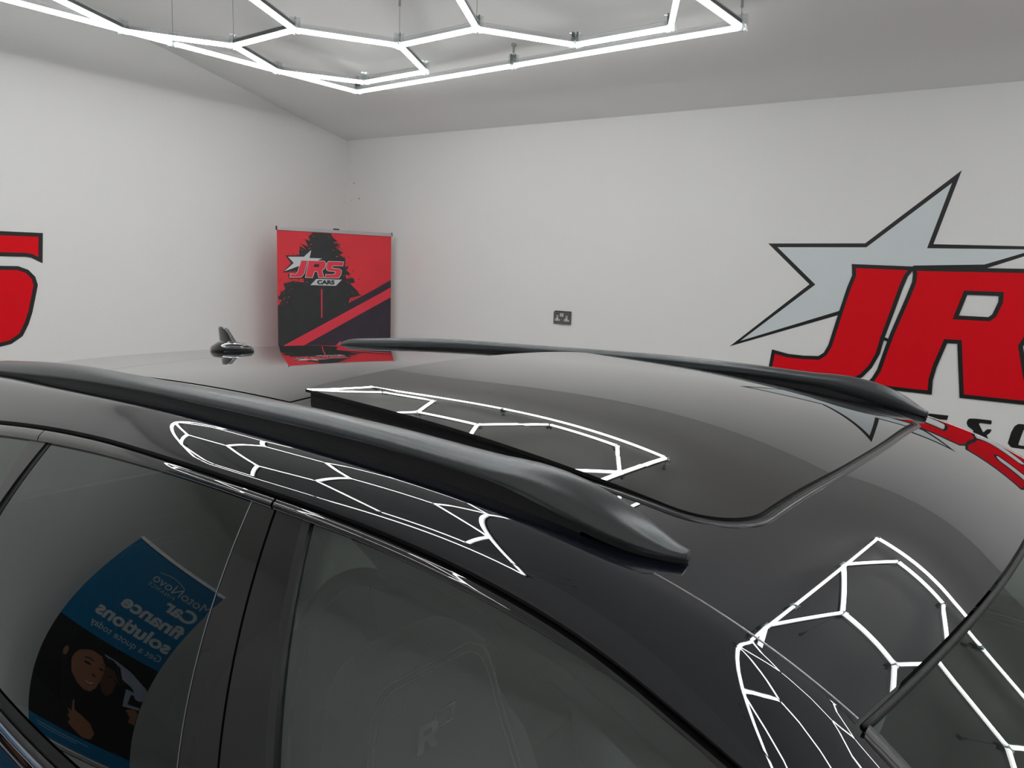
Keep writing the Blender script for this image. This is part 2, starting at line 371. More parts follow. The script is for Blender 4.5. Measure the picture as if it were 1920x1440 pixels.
SS = [(.116, .0668), (.5697, .0658), (.5611, -.0769), (.2899, -.0735), (.2421, -.1052), (.2394, -.1475), (.4386, -.160), (.5328, -.2107), (.5329, -.3833), (.4907, -.5363), (.0923, -.5649), (.0752, -.4219), (.31, -.4134), (.352, -.37), (.3411, -.3026), (.1405, -.2937), (.0736, -.2354), (.0711, -.0301)]
SR = [0, .01, .01, .02, .06, .06, .03, .12, .1, .1, .01, .01, .05, .04, .03, .1, .1, .1]
logo = thing('wall_logo', 'large red letters over a pale star outlined in black on the back wall', 'wall sign', (0, YW, HC))
lx = lambda x, z, d: (x, -d, z)
mb = MB(); mb.prism(STAR, 0, .0008, lx, 0); add_ribbon(mb, STAR, .021, 0, .0012, lx, True, 1); fix_normals(mb.build('star', 'star', logo, mats=['star', 'black']))
letter(logo, 'letter_j', JJ, .020, lx, d=.002); letter(logo, 'letter_r', RR, .020, lx, hole=RC, d=.0028); letter(logo, 'letter_s', SS, .020, lx, rad=SR, d=.002)
mb = MB(); add_ribbon(mb, [(-.609, -.300), (-.566, -.316)], .016, 0, .006, lx, False); mb.build('link_bar', 'black', logo)
mb = MB(); mb.prism([(-.562, -.13), (-.523, .02), (-.497, .048), (-.490, .03), (-.503, -.06), (-.547, -.235), (-.568, -.298), (-.598, -.285)], 0, .0022, lx)
for nm, poly, rd in (('letter_e', [(-.3603, -.679), (-.2515, -.678), (-.255, -.7019), (-.3115, -.7041), (-.3154, -.7248), (-.2664, -.7271), (-.2684, -.7462), (-.317, -.7487), (-.3218, -.7804), (-.2574, -.7823), (-.2599, -.8063), (-.3782, -.8058)], 0),
                 ('ampersand', [(-.1567, -.6796), (-.1285, -.6768), (-.061, -.6764), (-.0608, -.6973), (-.1094, -.696), (-.1144, -.7018), (-.0907, -.743), (-.0767, -.7232), (-.0559, -.7218), (-.0615, -.7402), (-.0756, -.7551), (-.0565, -.7849), (-.0807, -.7888), (-.0956, -.7658), (-.1274, -.7835), (-.1473, -.7653), (-.1322, -.7396), (-.1599, -.7225), (-.1683, -.7046), (-.1648, -.6871)], .006),
                 ('letter_c', [(.0498, -.6778), (.1047, -.6751), (.1054, -.6955), (.079, -.6974), (.0747, -.7042), (.0616, -.7806), (.0671, -.7838), (.1106, -.7829), (.1092, -.7996), (.0349, -.7995), (.0175, -.7814), (.0261, -.7219), (.0362, -.6914)], .004)):
    mb = MB(); mb.prism(round_poly(poly, rd) if rd else poly, 0, .002, lx); fix_normals(mb.build(nm, 'black', logo))
k_ = 4.643/4.545
logo2 = thing('wall_logo', 'red letter with black outline cut by the photo edge on the left wall', 'wall sign', (XL, 0, HC))
ly_ = lambda y, z, d: (d, y, z)
LS = [(2.0638, .0857), (2.0549, -.0517), (2.0094, -.0293), (1.9782, -.0258), (1.70, -.027), (1.655, -.045), (1.655, -.085), (1.70, -.0983), (1.852, -.0983), (1.9378, -.0983), (1.9834, -.1155), (2.0131, -.1491), (2.0225, -.1889), (2.0105, -.2403), (1.9864, -.3371), (1.9643, -.3994), (1.9318, -.4608), (1.878, -.4976), (1.8267, -.5084), (1.54, -.515), (1.50, -.50), (1.515, -.39), (1.76, -.375), (1.795, -.33), (1.79, -.25), (1.75, -.225), (1.60, -.22), (1.54, -.17), (1.545, .0), (1.59, .075), (1.66, .083)]
LS = [(a*k_, b*k_) for a, b in LS]
letter(logo2, 'letter_s', LS, .022, ly_, d=.001)

# ================================================================== wall socket
sk = thing('wall_socket', 'grey double plug socket with white inserts on the back wall', 'socket', (-2.5725, YW, HC-.3265))
mb = MB(); mb.box((-.063, -.006, -.043), (.067, 0, .046)); bevel(mb.build('back_box', 'black', sk), .004)
mb = MB(); mb.box((-.067, -.012, -.043), (.067, -.005, .040)); bevel(mb.build('plate', 'plate', sk), .006, 3)
for x in (-.036, .036):
    mb = MB(); mb.prism([(x-.008, -.022), (x+.022, -.022), (x+.020, -.010), (x+.008, -.010), (x+.008, .016), (x-.006, .016), (x-.006, -.006), (x-.018, -.010), (x-.018, -.022)], .011, .014, lx)
    o = fix_normals(mb.build('plug_outlet', 'insert', sk))
    mb = MB(); mb.box((x-.002, -.0150, .002), (x+.003, -.0135, .012)); mb.box((x-.014, -.0150, -.019), (x-.007, -.0135, -.015)); mb.box((x+.009, -.0150, -.019), (x+.016, -.0135, -.015)); mb.build('pin_slot', 'black', o)
mb = MB(); mb.box((-.013, -.018, .008), (.013, -.011, .030)); bevel(mb.build('rocker_switch', 'insert', sk), .002)
mb = MB(); mb.box((-.0015, -.019, .010), (.0015, -.0175, .028)); mb.build('switch_split', 'plate', sk)

# tiny marks on the walls
for x, z, s in ((-4.56, .62, .006), (-4.50, .50, .007), (-4.59, .49, .004)):
    mb = MB(); mb.prism([(x-s, z), (x, z-s*.7), (x+s, z+s*.2), (x+s*.2, z+s)], 0, .001, lx); o = mb.build('wall_scuff', 'plate'); o.location = (0, YW, HC); struct(o)

# ================================================================== red roller banner in the corner
BL = Vector((-4.36, 3.52, 0)); BR = Vector((-4.07, 4.37, 0)); be = (BR-BL).normalized(); BW = .892
ban = thing('roller_banner', 'red and black roller banner with tree print and star logo standing in the corner', 'banner', BL, math.atan2(be.y, be.x))
bz = lambda u, z, d: (u, -d, HC+z)
mb = MB(); mb.box((0, -.001, HC-1.86), (BW, .001, HC+.205)); mb.build('print_sheet', 'bred', ban)
tree = [(.264, .196), (.398, .197), (.419, .165), (.448, .146), (.419, .131), (.477, .114), (.434, .099), (.499, .061), (.47, .046), (.514, .021), (.507, -.04), (.544, -.032), (.522, -.067), (.559, -.093), (.514, -.101), (.522, -.128), (.581, -.12), (.589, -.155), (.551, -.162), (.612, -.217), (.635, -.251), (.552, -.272), (.537, -.314), (.893, -.30), (.893, -1.2), (.0, -1.2), (.0, -.339), (.028, -.287), (.004, -.274), (.028, -.228), (.055, -.209), (.042, -.17), (.069, -.163), (.12, -.150), (.192, -.161), (.192, -.128), (.12, -.125), (.10, -.098), (.144, -.09), (.125, .027), (.159, .035), (.167, .094), (.208, .076), (.174, .113), (.228, .096), (.201, .147), (.242, .136), (.229, .168)]
tree2 = []
rnd = random.Random(3)
for i, p in enumerate(tree):     # jagged foliage edge
    q = tree[(i+1) % len(tree)]; L = math.hypot(q[0]-p[0], q[1]-p[1]); tree2.append(p)
    if L < .13:
        nx, ny = (q[1]-p[1])/L, -(q[0]-p[0])/L
        for t in (.25, .5, .75):
            s = rnd.uniform(.004, .016)*(1 if t != .5 else -1); tree2.append((p[0]+(q[0]-p[0])*t+nx*s, p[1]+(q[1]-p[1])*t+ny*s))
mb = MB(); mb.prism(tree, .001, .0016, bz);
for i in range(150):             # leaf flecks around the crown edge
    a = rnd.choice(tree[:23]+tree[26:]); x = min(max(a[0]+rnd.uniform(-.035, .035), .006), .88); z = min(a[1]+rnd.uniform(-.03, .03), .18); s = rnd.uniform(.003, .010); an = rnd.uniform(0, 3)
    mb.prism([(x+s*cos(an), z+s*sin(an)), (x+.4*s*cos(an+1.6), z+.4*s*sin(an+1.6)), (x-s*cos(an), z-s*sin(an)), (x-.4*s*cos(an+1.6), z-.4*s*sin(an+1.6))], .001, .0017, bz)
fix_normals(mb.build('tree_print', 'bblk', ban))
mb = MB()
for i in range(70):              # red gaps inside the crown edge
    a = rnd.choice([p for p in tree if p[1] > -.35]); x = .33+(a[0]-.33)*rnd.uniform(.75, .97); z = min(a[1]*rnd.uniform(.85, 1.)-.01, .17); s = rnd.uniform(.002, .008)
    mb.prism([(x-s, z-s*.3), (x+s*.6, z-s*.2), (x+s, z+s*.4), (x-s*.4, z+s*.3)], .0016, .0020, bz)
mb.build('red_flecks', 'bred2', ban)
mb = MB(); mb.prism([(.893, -.264), (.893, -1.55), (.0, -1.55), (.0, -.70), (.02, -.616), (.15, -.621)], .0016, .0022, bz); mb.build('roof_print', 'bpur', ban)
mb = MB(); mb.prism([(.892, -.129), (.893, -.185), (.658, -.312), (.545, -.36), (.535, -.31), (.66, -.25), (.758, -.201)], .0010, .0021, bz); mb.build('gable_print', 'bpur', ban)
mb = MB(); mb.prism([(.893, -.189), (.893, -.262), (.15, -.634), (.02, -.700), (.0, -.71), (.0, -.63)], .0016, .0026, bz); mb.prism([(.322, -.206), (.332, -.206), (.331, -.415), (.323, -.415)], .0016, .0021, bz); mb.prism([(.418, -.64), (.474, -.59), (.484, -.66)], .0016, .0027, bz)
fix_normals(mb.build('red_beam_print', 'bred2', ban))
bl = [(.058, .027), (.173, .032), (.257, .090), (.252, .027), (.362, .020), (.372, .012), (.512, .010), (.510, -.027), (.495, -.088), (.480, -.126), (.492, -.131), (.440, -.188), (.225, -.184), (.252, -.133), (.083, -.134), (.076, -.104), (.140, -.094), (.134, -.083), (.037, -.093), (.100, -.026)]
mb = MB(); mb.prism(bl, .001, .0029, bz); fix_normals(mb.build('logo_backing', 'bblk', ban))
mb = MB(); mb.prism([(.077, .018), (.193, .022), (.249, .072), (.236, .015), (.332, .015), (.291, -.003), (.174, -.005), (.159, -.043), (.05, -.084), (.118, -.024)], .001, .0032, bz); mb.prism([(.286, -.133), (.485, -.135), (.437, -.181), (.241, -.178)], .001, .0032, bz); fix_normals(mb.build('logo_star', 'bwhite', ban))
def bletter(nm, poly, hole=None, rad=0):
    p = round_poly(poly, rad) if rad else poly
    mb = MB(); mb.prism(p, .001, .0036, bz, 0, hole); add_ribbon(mb, p, .0035, .001, .0040, bz, True, 1)
    if hole: mb.prism(hole, .001, .0034, bz, 2)
    return fix_normals(mb.build(nm, 'bred2', ban, mats=['bred2', 'bwhite', 'bblk']))
bletter('letter_j', [(.174, -.003), (.221, -.003), (.197, -.095), (.170, -.124), (.088, -.125), (.093, -.101), (.132, -.101), (.146, -.085)])
bletter('letter_r', [(.229, -.003), (.347, -.003), (.361, -.018), (.353, -.051), (.330, -.072), (.345, -.124), (.304, -.124), (.292, -.079), (.273, -.079), (.257, -.125), (.203, -.124)], [(.271, -.027), (.310, -.027), (.305, -.048), (.264, -.048)])
bletter('letter_s', [(.379, -.004), (.499, -.003), (.493, -.035), (.423, -.034), (.408, -.042), (.406, -.051), (.463, -.055), (.483, -.067), (.477, -.102), (.461, -.123), (.352, -.125), (.358, -.098), (.419, -.098), (.432, -.088), (.431, -.077), (.376, -.074), (.362, -.061), (.367, -.021)])
text_mesh('caption_text', 'CARS', .040, 'black', ban, lambda x, y, z: Vector((.292+x, -.0034-z, HC-.170+y)), 1.0, .0022, 0, .135)
mb = MB(); mb.box((-.002, -.008, HC+.200), (BW+.002, .008, HC+.224)); bevel(mb.build('top_rail', 'alu', ban), .002)
mb = MB(); mb.box((-.006, -.009, HC+.200), (.0, .009, HC+.228)); mb.box((BW, -.009, HC+.200), (BW+.006, .009, HC+.228)); mb.build('rail_end_cap', 'black', ban)
mb = MB(); mb.tube([(BW*.5, .03, .09), (BW*.5, .012, HC+.225)], .009, 10); mb.box((BW*.5-.02, .0, HC+.215), (BW*.5+.02, .02, HC+.233)); mb.build('support_pole', 'black', ban)
mb = MB(); mb.box((-.02, -.05, .02), (BW+.02, .05, .14)); o = mb.build('base_cassette', 'alu', ban); bevel(o, .02, 4)
for x in (.15, BW-.15):
    mb = MB(); mb.box((x-.03, -.16, 0), (x+.03, .06, .02)); mb.build('foot', 'alu', ban)

# ================================================================== blue finance banner beside the left wall
mr = Vector((-4.01468634, -.69182634, 0)); az = -.9413787; W2 = .90
mban = thing('roller_banner', 'blue car finance roller banner mirrored in the rear side window', 'banner', mr, az)
# local x runs from its right edge to its left edge; its face looks along +y
mz = lambda u, z, d: (u, d, HC+z)
mb = MB(); mb.box((0, -.001, HC-1.93), (W2, .001, HC+.20)); mb.build('print_sheet', 'blue', mban)
mb = MB(); mb.prism([(0, -.742), (W2, -.742), (W2, -1.767), (0, -1.767)], .001, .0014, mz); mb.build('photo_print', 'navy', mban)
mb = MB(); mb.prism(round_poly([(.47, -.845), (.60, -.85), (.73, -.878), (.9, -.97), (.9, -1.10), (.84, -1.115), (.80, -1.02), (.66, -.97), (.6, -.90)], .03), .001, .0018, mz); mb.prism([(.75, -1.05), (.895, -1.05), (.895, -1.08), (.80, -1.08), (.80, -1.19), (.895, -1.17), (.895, -1.20), (.77, -1.23)], .001, .0019, mz)
mb.build('car_window_print', 'window', mban)
def ell(cx, cz, a, b, n=22, t0=0, rot=0): return [(cx+a*cos(2*pi*i/n)*cos(rot)-b*sin(2*pi*i/n)*sin(rot), cz+a*cos(2*pi*i/n)*sin(rot)+b*sin(2*pi*i/n)*cos(rot)) for i in range(n)]
mb = MB(); mb.prism([(.50, -.90), (.56, -.89), (.62, -.93), (.665, -1.02), (.665, -1.15), (.63, -1.215), (.59, -1.20), (.55, -1.12), (.52, -1.0)], .001, .0021, mz); mb.build('man_face_print', 'skin2', mban)
mb = MB(); mb.prism([(.49, -.87), (.56, -.86), (.64, -.89), (.69, -.98), (.685, -1.06), (.66, -1.0), (.61, -.945), (.54, -.94), (.50, -.97)], .001, .0023, mz); mb.prism(ell(.60, -1.02, .020, .006), .001, .0023, mz); mb.prism(ell(.645, -1.03, .013, .005), .001, .0023, mz); mb.build('man_hair_print', 'navy', mban)
mb = MB(); mb.prism([(.31, -.90), (.40, -.875), (.475, -.88), (.53, -.94), (.548, -1.03), (.545, -1.12), (.535, -1.19), (.50, -1.25), (.45, -1.262), (.39, -1.235), (.31, -1.16), (.27, -1.05), (.275, -.95)], .001, .0026, mz); mb.prism(ell(.20, -1.01, .022, .045), .001, .0026, mz); mb.build('woman_face_print', 'skin', mban)
mb = MB(); mb.prism(ell(.40, -1.005, .032, .011), .001, .0030, mz); mb.prism(ell(.517, -.995, .020, .010), .001, .0030, mz); mb.prism([(.355, -.965), (.40, -.945), (.445, -.958), (.445, -.968), (.40, -.958), (.36, -.975)], .001, .0030, mz); mb.prism([(.495, -.955), (.52, -.945), (.54, -.96), (.52, -.955)], .001, .0030, mz)
mb.prism([(.465, -1.07), (.50, -1.085), (.508, -1.07), (.50, -1.098), (.468, -1.09)], .001, .0030, mz)
mb.prism([(.28, -.88), (.40, -.86), (.30, -.93), (.27, -1.0), (.262, -1.12), (.30, -1.22), (.24, -1.22), (.22, -1.05), (.23, -.94)], .001, .0031, mz); fix_normals(mb.build('eyes_and_hair_print', 'navy', mban))
mb = MB(); mb.prism([(.415, -1.150), (.46, -1.165), (.52, -1.135), (.50, -1.185), (.45, -1.195)], .001, .0031, mz); mb.build('lips_print', 'lip', mban)
mb = MB(); mb.prism([(.43, -1.163), (.465, -1.174), (.508, -1.150), (.49, -1.175), (.455, -1.182)], .001, .0034, mz); mb.build('teeth_print', 'bwhite', mban)
mb = MB(); mb.prism([(.40, -1.40), (.415, -1.50), (.47, -1.52), (.56, -1.56), (.60, -1.65), (.57, -1.73), (.50, -1.75), (.40, -1.69), (.37, -1.66), (.39, -1.62), (.36, -1.59), (.38, -1.56), (.35, -1.52), (.395, -1.53), (.385, -1.42)], .001, .0026, mz)
mb.prism([(.80, -1.25), (.86, -1.21), (.895, -1.23), (.895, -1.37), (.84, -1.36), (.85, -1.31)], .001, .0026, mz); fix_normals(mb.build('hands_print', 'skin', mban))
tx = lambda u1, zb: (lambda x, y, z: Vector((u1-x, .002+z, HC+zb+y)))
text_mesh('brand_text', 'MotoNovo', .125, 'bwhite', mban, tx(.905, -.035), 1.0, 0, .1, .54)
text_mesh('brand_text', 'FINANCE', .05, 'bwhite', mban, tx(.62, -.085), 1.3, 0, .1, .25)
mb = MB(); add_ribbon(mb, [(.37+.25*t, .06+.03*sin(pi*t)) for t in frange(0, 1, 9)], .006, .001, .002, mz, False); mb.build('logo_swoosh', 'bwhite', mban)
text_mesh('headline_text', 'Car', .175, 'bwhite', mban, tx(.875, -.20), 1.0, .006, 0, .27)
text_mesh('headline_text', 'finance', .175, 'bwhite', mban, tx(.875, -.375), 1.0, .006, 0, .54)
text_mesh('headline_text', 'solutions', .175, 'bwhite', mban, tx(.875, -.555), 1.0, .006, 0, .66)
text_mesh('subline_text', 'Get a quote today', .095, 'bwhite', mban, tx(.865, -.665), 1.0, 0, 0, .62)
mb = MB(); mb.box((.08, .001, HC-1.822), (.55, .0016, HC-1.816)); mb.box((.08, .001, HC-1.850), (.45, .0016, HC-1.845)); mb.build('small_print', 'bwhite', mban)
mb = MB(); mb.box((-.003, -.010, HC+.190), (W2+.003, .010, HC+.222)); bevel(mb.build('top_rail', 'alu', mban), .002)
mb = MB(); mb.tube([(W2*.5, -.03, .04), (W2*.5, -.012, HC+.20)], .009, 10); mb.build('support_pole', 'black', mban)
mb = MB(); mb.box((-.02, -.05, .012), (W2+.02, .05, .068)); bevel(mb.build('base_cassette', 'alu', mban), .015, 4)

# ================================================================== the car
car = thing('car', 'glossy black car with grey roof rails and open glass sunroof', 'car', ORG, PSI)
C3 = lambda x, y, z: (x, y, z+ZO)
PR = [.053689, .023146, -.13733, .02512, .175032, -.069959, -.1611, -.127235, .010094, .289733, -.061067, -.270368, .0346, .058629, -.166508]
PG = [.06789, -.079649, -.152524, -.057239, .124852, -.087781, .076226, .166171, -.147523]
PS = [.655821883656109, .7471792521140065, -.7521477801100572, .0526188577729003, -.11772344177248394, -.17492585653535275]
def zroof(x, y):
    X = (x+.9)/1.2; y2 = y*y
    t = [1, X, X**2, X**3, X**4, X**5, X**6, y2, y2*X, y2*X*X, y2*X**3, y2*X**4, y2*y2, y2*y2*X, y2*y2*X*X]
    return sum(a*b for a, b in zip(t, PR))
def zglass(x, y):
    x = x+.37; p = PG
    return p[0]+p[1]*x+p[2]*x*x+p[3]*x**3+p[4]*x**4+y*y*(p[5]+p[6]*x+p[7]*x*x)+p[8]*y**4
def yside(x, z):
    """half width of the side windows"""
    t = -.05-z; a = x+.9; p = PS
    if a > .4: g = p[3]*.4+p[4]*.16+(p[3]+2*p[4]*.4)*(a-.4)
    elif a < -.1: g = p[3]*-.1+p[4]*.01+.05*(a+.1)
    else: g = p[3]*a+p[4]*a*a
    ac = max(-.1, min(.4, a))
    return p[0]+p[1]*t+p[2]*t*t+g+p[5]*ac*t
GAP = spline([(-2.08, -.185), (-1.85, -.138), (-1.5723, -.0977), (-1.2716, -.0644), (-.9743, -.0413), (-.8099, -.0333), (-.643, -.0290), (-.5, -.0278), (-.3462, -.0300), (-.2395, -.0345), (-.1144, -.0455), (-.0319, -.0580), (.0168, -.0685), (.067, -.0815), (.1332, -.100), (.3, -.165), (.5, -.27), (.7, -.39), (.95, -.54)])
WTOP = spline([(-1.9, -.175), (-1.4839, -.1107), (-1.2552, -.0853), (-.9532, -.059), (-.7608, -.0475), (-.6051, -.0430), (-.5004, -.0425), (-.434, -.0428), (-.3195, -.0450), (-.2148, -.0505), (-.1228, -.0580), (-.0436, -.0675), (.0286, -.0795), (.0768, -.0915), (.133, -.111), (.3, -.180), (.5, -.287), (.7, -.407), (.85, -.50)])
BELT = lambda x: -.432 + (-.02*(x+.5) if x > -.5 else 0)
def xws(y): return .2375-.155*y*y
def zwind(x, y):
    d = x-xws(y); return zroof(xws(y), y)-.002-.546*d+.0729*d*d-y*y*(.0041*d+.0043*d*d)-.0656*d**3
WSY = spline([(.184, .589), (.35, .62), (.55, .655), (.75, .69), (1.0, .735)])
WSZ = lambda x: zwind(x, WSY(x))
YJ = .588
def joint_pt(x):
    if x <= .184: return (x, YJ, zroof(x, YJ))
    return (x, WSY(x), WSZ(x))

# --- roof panel
ys = frange(-YJ, YJ, 61); rows = []
for i in range(150):
    t = i/149; rows.append([C3(-2.05+(xws(y)-.006+2.05)*t, y, zroof(-2.05+(xws(y)-.006+2.05)*t, y)) for y in ys])
v, f = grid(rows); link('roof_panel', v, f, 'paint', car, True)
# --- opening glass panel, tilted up at the rear
XG = spline([(-.46, .010), (-.33, .0105), (-.25, .0130), (-.14, .0175), (0, .0195), (.14, .0175), (.25, .0130), (.33, .0105), (.46, .010)])
def xfront(y):
    a = abs(y); R = .075; b = .4425-R
    return XG(y) - (R-sqrt(max(R*R-(a-b)**2, 0)) if a > b else 0)
yy = sorted(set([round(v_, 5) for v_ in frange(-.367, .367, 50)]+[round(s*(.3675+.075*sin(pi/2*q/12)), 5) for s in (-1, 1) for q in range(13)]))
rows = [[C3(-.742+(xfront(y)+.742)*t, y, zglass(-.742+(xfront(y)+.742)*t, y)) for y in yy] for t in frange(0, 1, 90)]
v, f = grid(rows); gp = link('sunroof_glass', v, f, 'rgloss', car, True)
# rim and side skirt of the raised panel
edge = [(-.742, y) for y in reversed(yy)]+[(x, -.4425) for x in frange(-.73, xfront(-.4425), 30)]+[(xfront(y), y) for y in yy]+[(x, .4425) for x in frange(xfront(.4425), -.73, 30)]
rings = [[C3(x, y, zglass(x, y)) for x, y in edge], [C3(x*1.0, y*.9995, zglass(x, y)-.005) for x, y in edge]]
mb = MB(); mb.loft(rings, caps=False); mb.build('glass_rim', 'rubber', gp)
ins = lambda x, y: (max(min(x, .0-.02+0*y), -.735), max(min(y, .437), -.437))
edge2 = [ins(x, y) for x, y in edge]
rings = [[C3(x, y, zglass(x, y)-.003) for x, y in edge2], [C3(x, y, min(zroof(x, y)-.002, zglass(x, y)-.004)) for x, y in edge2]]
mb = MB(); mb.loft(rings, caps=False); mb.build('sunroof_frame', 'rubber', car)
# --- seal around the sunroof opening
def strip_on(path, wd, lift, hgt, name, m, zf=zroof, parent=car):
    n = len(path); P = [Vector(p) for p in path]; rings = []
    for i in range(n):
        t = (P[min(i+1, n-1)]-P[max(i-1, 0)]).normalized(); nn = Vector((-t.y, t.x))
        ring = []
        for s, h in ((-1, -.003), (-.9, .6), (-.5, .95), (0, 1), (.5, .95), (.9, .6), (1, -.003)):
            q = P[i]+nn*wd/2*s; ring.append(C3(q.x, q.y, zf(q.x, q.y)+lift+(hgt*h if h > 0 else h)))
        rings.append(ring)
    mb = MB(); mb.loft(rings, closed=False, caps=False); return mb.build(name, m, parent, True)
out = [(x, -.4425) for x in frange(-.62, xfront(-.4425)-.02, 40)]
arc = [(xfront(y), y) for y in yy]
path = out+arc+[(x, .4425) for x in frange(xfront(.4425)-.02, -.62, 40)]
def offset(path, d):
    P = [Vector(p) for p in path]; o = []
    for i in range(len(P)):
        t = (P[min(i+1, len(P)-1)]-P[max(i-1, 0)]).normalized(); o.append(P[i]+Vector((t.y, -t.x))*d)
    return [(p.x, p.y) for p in o]
strip_on(offset(path, .0035), .005, .0, .0008, 'glass_groove', 'rubber')
strip_on(offset(path, .0098), .0085, .0, .0022, 'sunroof_seal', 'seal')
for s_ in (-1, 1): strip_on([(x, s_*(.578+.006*(x+.01)/.19)) for x in frange(-.01, .178, 30)], .0018, .0001, .0008, 'roof_joint', 'steel')
# --- fixed rear glass, flush
ry = frange(-.45, .45, 40)
xr = lambda y: -1.505-.03*(1-(y/.45)**2)*0-.01
rows = [[C3(xr(y)+(-.775-xr(y))*t, y, zroof(xr(y)+(-.775-xr(y))*t, y)+.0012) for y in ry] for t in frange(0, 1, 60)]
v, f = grid(rows); link('rear_roof_glass', v, f, 'rgloss', car, True)
strip_on([(xr(y)-.003, y) for y in frange(-.45, .45, 40)], .005, .0005, .0005, 'glass_groove', 'rubber')

# --- spoiler edge and tailgate
rows = []
for j, (dx, dz) in enumerate([(0, 0), (-.004, -.004), (-.0045, -.010), (-.09, -.028), (-.16, -.05), (-.165, -.062), (-.10, -.085)]):
    rows.append([C3(-2.05+dx+.05*(y/.6)**2*min(1, -dx*8), y*(1-.02*min(1, -dx*6)), zroof(-2.05, y)+dz) for y in frange(-.59, .59, 31)])
v, f = grid(rows); link('rear_spoiler', v, f, 'paint', car, False)
rows = []
for t in frange(0, 1, 12):
    z = -.16-.34*t; rows.append([C3(-2.12-.22*t+.10*(y/.6)**2, y*(1+.12*t), z) for y in frange(-.62, .62, 25)])
v, f = grid(rows); link('rear_window', v, f, 'dglass', car, True)
rows = []
for t in frange(0, 1, 14):
    z = -.50-.95*t; bul = .06*sin(pi*min(1, t*1.2)); rows.append([C3(-2.31-bul+.12*(abs(y)/.8)**3, y, z) for y in frange(-.775, .775, 25)])
v, f = grid(rows); tg = link('tailgate', v, f, 'paint', car, True)
for s in (-1, 1):
    mb = MB(); mb.box((-2.385, .50, -.80), (-2.25, .765, -.64), 0, lambda p: Vector(C3(p.x+.10*(p.y/.78)**3, p.y*s, p.z))); bevel(mb.build('tail_lamp', 'tail', car), .02, 3)

# --- roof rails
RT = spline([(-1.93, -.028), (-1.88, -.010), (-1.813, 0.0), (-1.585, .021), (-1.325, .038), (-1.151, .044), (-.999, .049), (-.867, .054), (-.75, .058), (-.645, .0610), (-.552, .0625), (-.46, .0625), (-.367, .062), (-.263, .0595), (-.173, .0590), (-.10, .0520), (-.055, .0370), (-.02, .0180), (.004, .004)])
RB = spline([(-1.93, -.032), (-1.779, -.021), (-1.421, .007), (-1.063, .028), (-.75, .037), (-.571, .041), (-.399, .043), (-.258, .040), (-.167, .033), (-.10, .0165), (-.05, .0058), (.004, .000)])
RT0, RB0 = RT, RB
def rt1(x): return RT0(x) if x < -.2 else .0612-.0592*min(1, (x+.2)/.205)**2.6
def rb1(x): return RB0(x) if x < -.2 else .0370*(max(0, -x)/.2)**1.15
RT = lambda x: sum(rt1(x+d*.008) for d in (-3, -2, -1, 0, 1, 2, 3))/7
RB = lambda x: sum(rb1(x+d*.010) for d in (-3, -2, -1, 0, 1, 2, 3))/7-.0015
for s in (-1, 1):
    rings = []; base = []
    xs = [-1.93+.03*(1-cos(pi/2*i/6)) for i in range(6)]+frange(-1.90, -.20, 70)+frange(-.195, .004, 40)
    for x in xs:
        zt = RT(x); zb = min(RB(x), zt-.004)
        e = 1.0
        if x < -1.80: e = max(.10, sqrt(max(0, 1-((-1.80-x)/.135)**2)))
        en = 1.0 if x < -.12 else 1-((x+.12)/.1245)**3
        yo = .553+.024*min(e, 1)-(1-en)*.034; yi = .553-.020*(e if x < -.5 else 1.0)
        h = zt-zb; ym = (yo+yi)/2
        wd = yo-yi
        pr = [(yi, zb-.004), (yi, zb+h*.55), (yi+.09*wd, zt-.10*h), (yi+.23*wd, zt-.01*h), (yi+.43*wd, zt), (yi+.64*wd, zt-.05*h), (yi+.82*wd, zt-.18*h), (yi+.93*wd, zt-.42*h), (yo, zt-.70*h), (yo, zb+.05*h), (yi+.91*wd, zb)]
        rings.append([C3(x, s*y, z) for y, z in pr])
        yb0, yb1 = yi+.004, yo-.008*e
        base.append([C3(x, s*yb0, zb+.002), C3(x, s*yb1, zb+.002), C3(x, s*(yb1+.002), max(zroof(x, .57)-.004, zb-.006) if x > -.10 else zroof(x, .575)-.004), C3(x, s*yb0, max(zroof(x, .54)-.004, zb-.006) if x > -.10 else zroof(x, .54)-.004)])
    mb = MB(); mb.loft(rings); o = fix_normals(mb.build('roof_rail', 'rail', car, True))
    mb = MB(); mb.loft(base); fix_normals(mb.build('rail_base', 'rubber', o))

# --- shark fin antenna
rings = []
for x, hw_, z0, zt in [(-1.806, .004, -.008, .004), (-1.802, .018, -.008, .016), (-1.79, .028, -.008, .028), (-1.765, .032, -.006, .033), (-1.73, .030, -.004, .031), (-1.70, .025, -.002, .028), (-1.66, .017, 0, .024), (-1.63, .009, .002, .019), (-1.615, .003, .004, .010)]:
    zb = zroof(x, 0)-.002
    rings.append([C3(x, hw_*1.25*cos(a)*(1 if sin(a) < .5 else .9), zb+zt*1.05*max(0, sin(a))**.7) for a in frange(0, pi, 15)])
mb = MB(); mb.loft(rings)
fin = []
for z, xa, xb, hw_ in [(.012, -1.792, -1.670, .013), (.026, -1.790, -1.690, .011), (.040, -1.792, -1.712, .0095), (.055, -1.795, -1.730, .008), (.066, -1.797, -1.742, .0065), (.071, -1.794, -1.755, .003)]:
    n = 14; fin.append([C3((xa+xb)/2+(xb-xa)/2*cos(2*pi*k/n), hw_*sin(2*pi*k/n), z+zroof(-1.75, 0)-.002) for k in range(n)])
mb.loft(fin); fix_normals(mb.build('shark_fin_antenna', 'gloss', car, True))

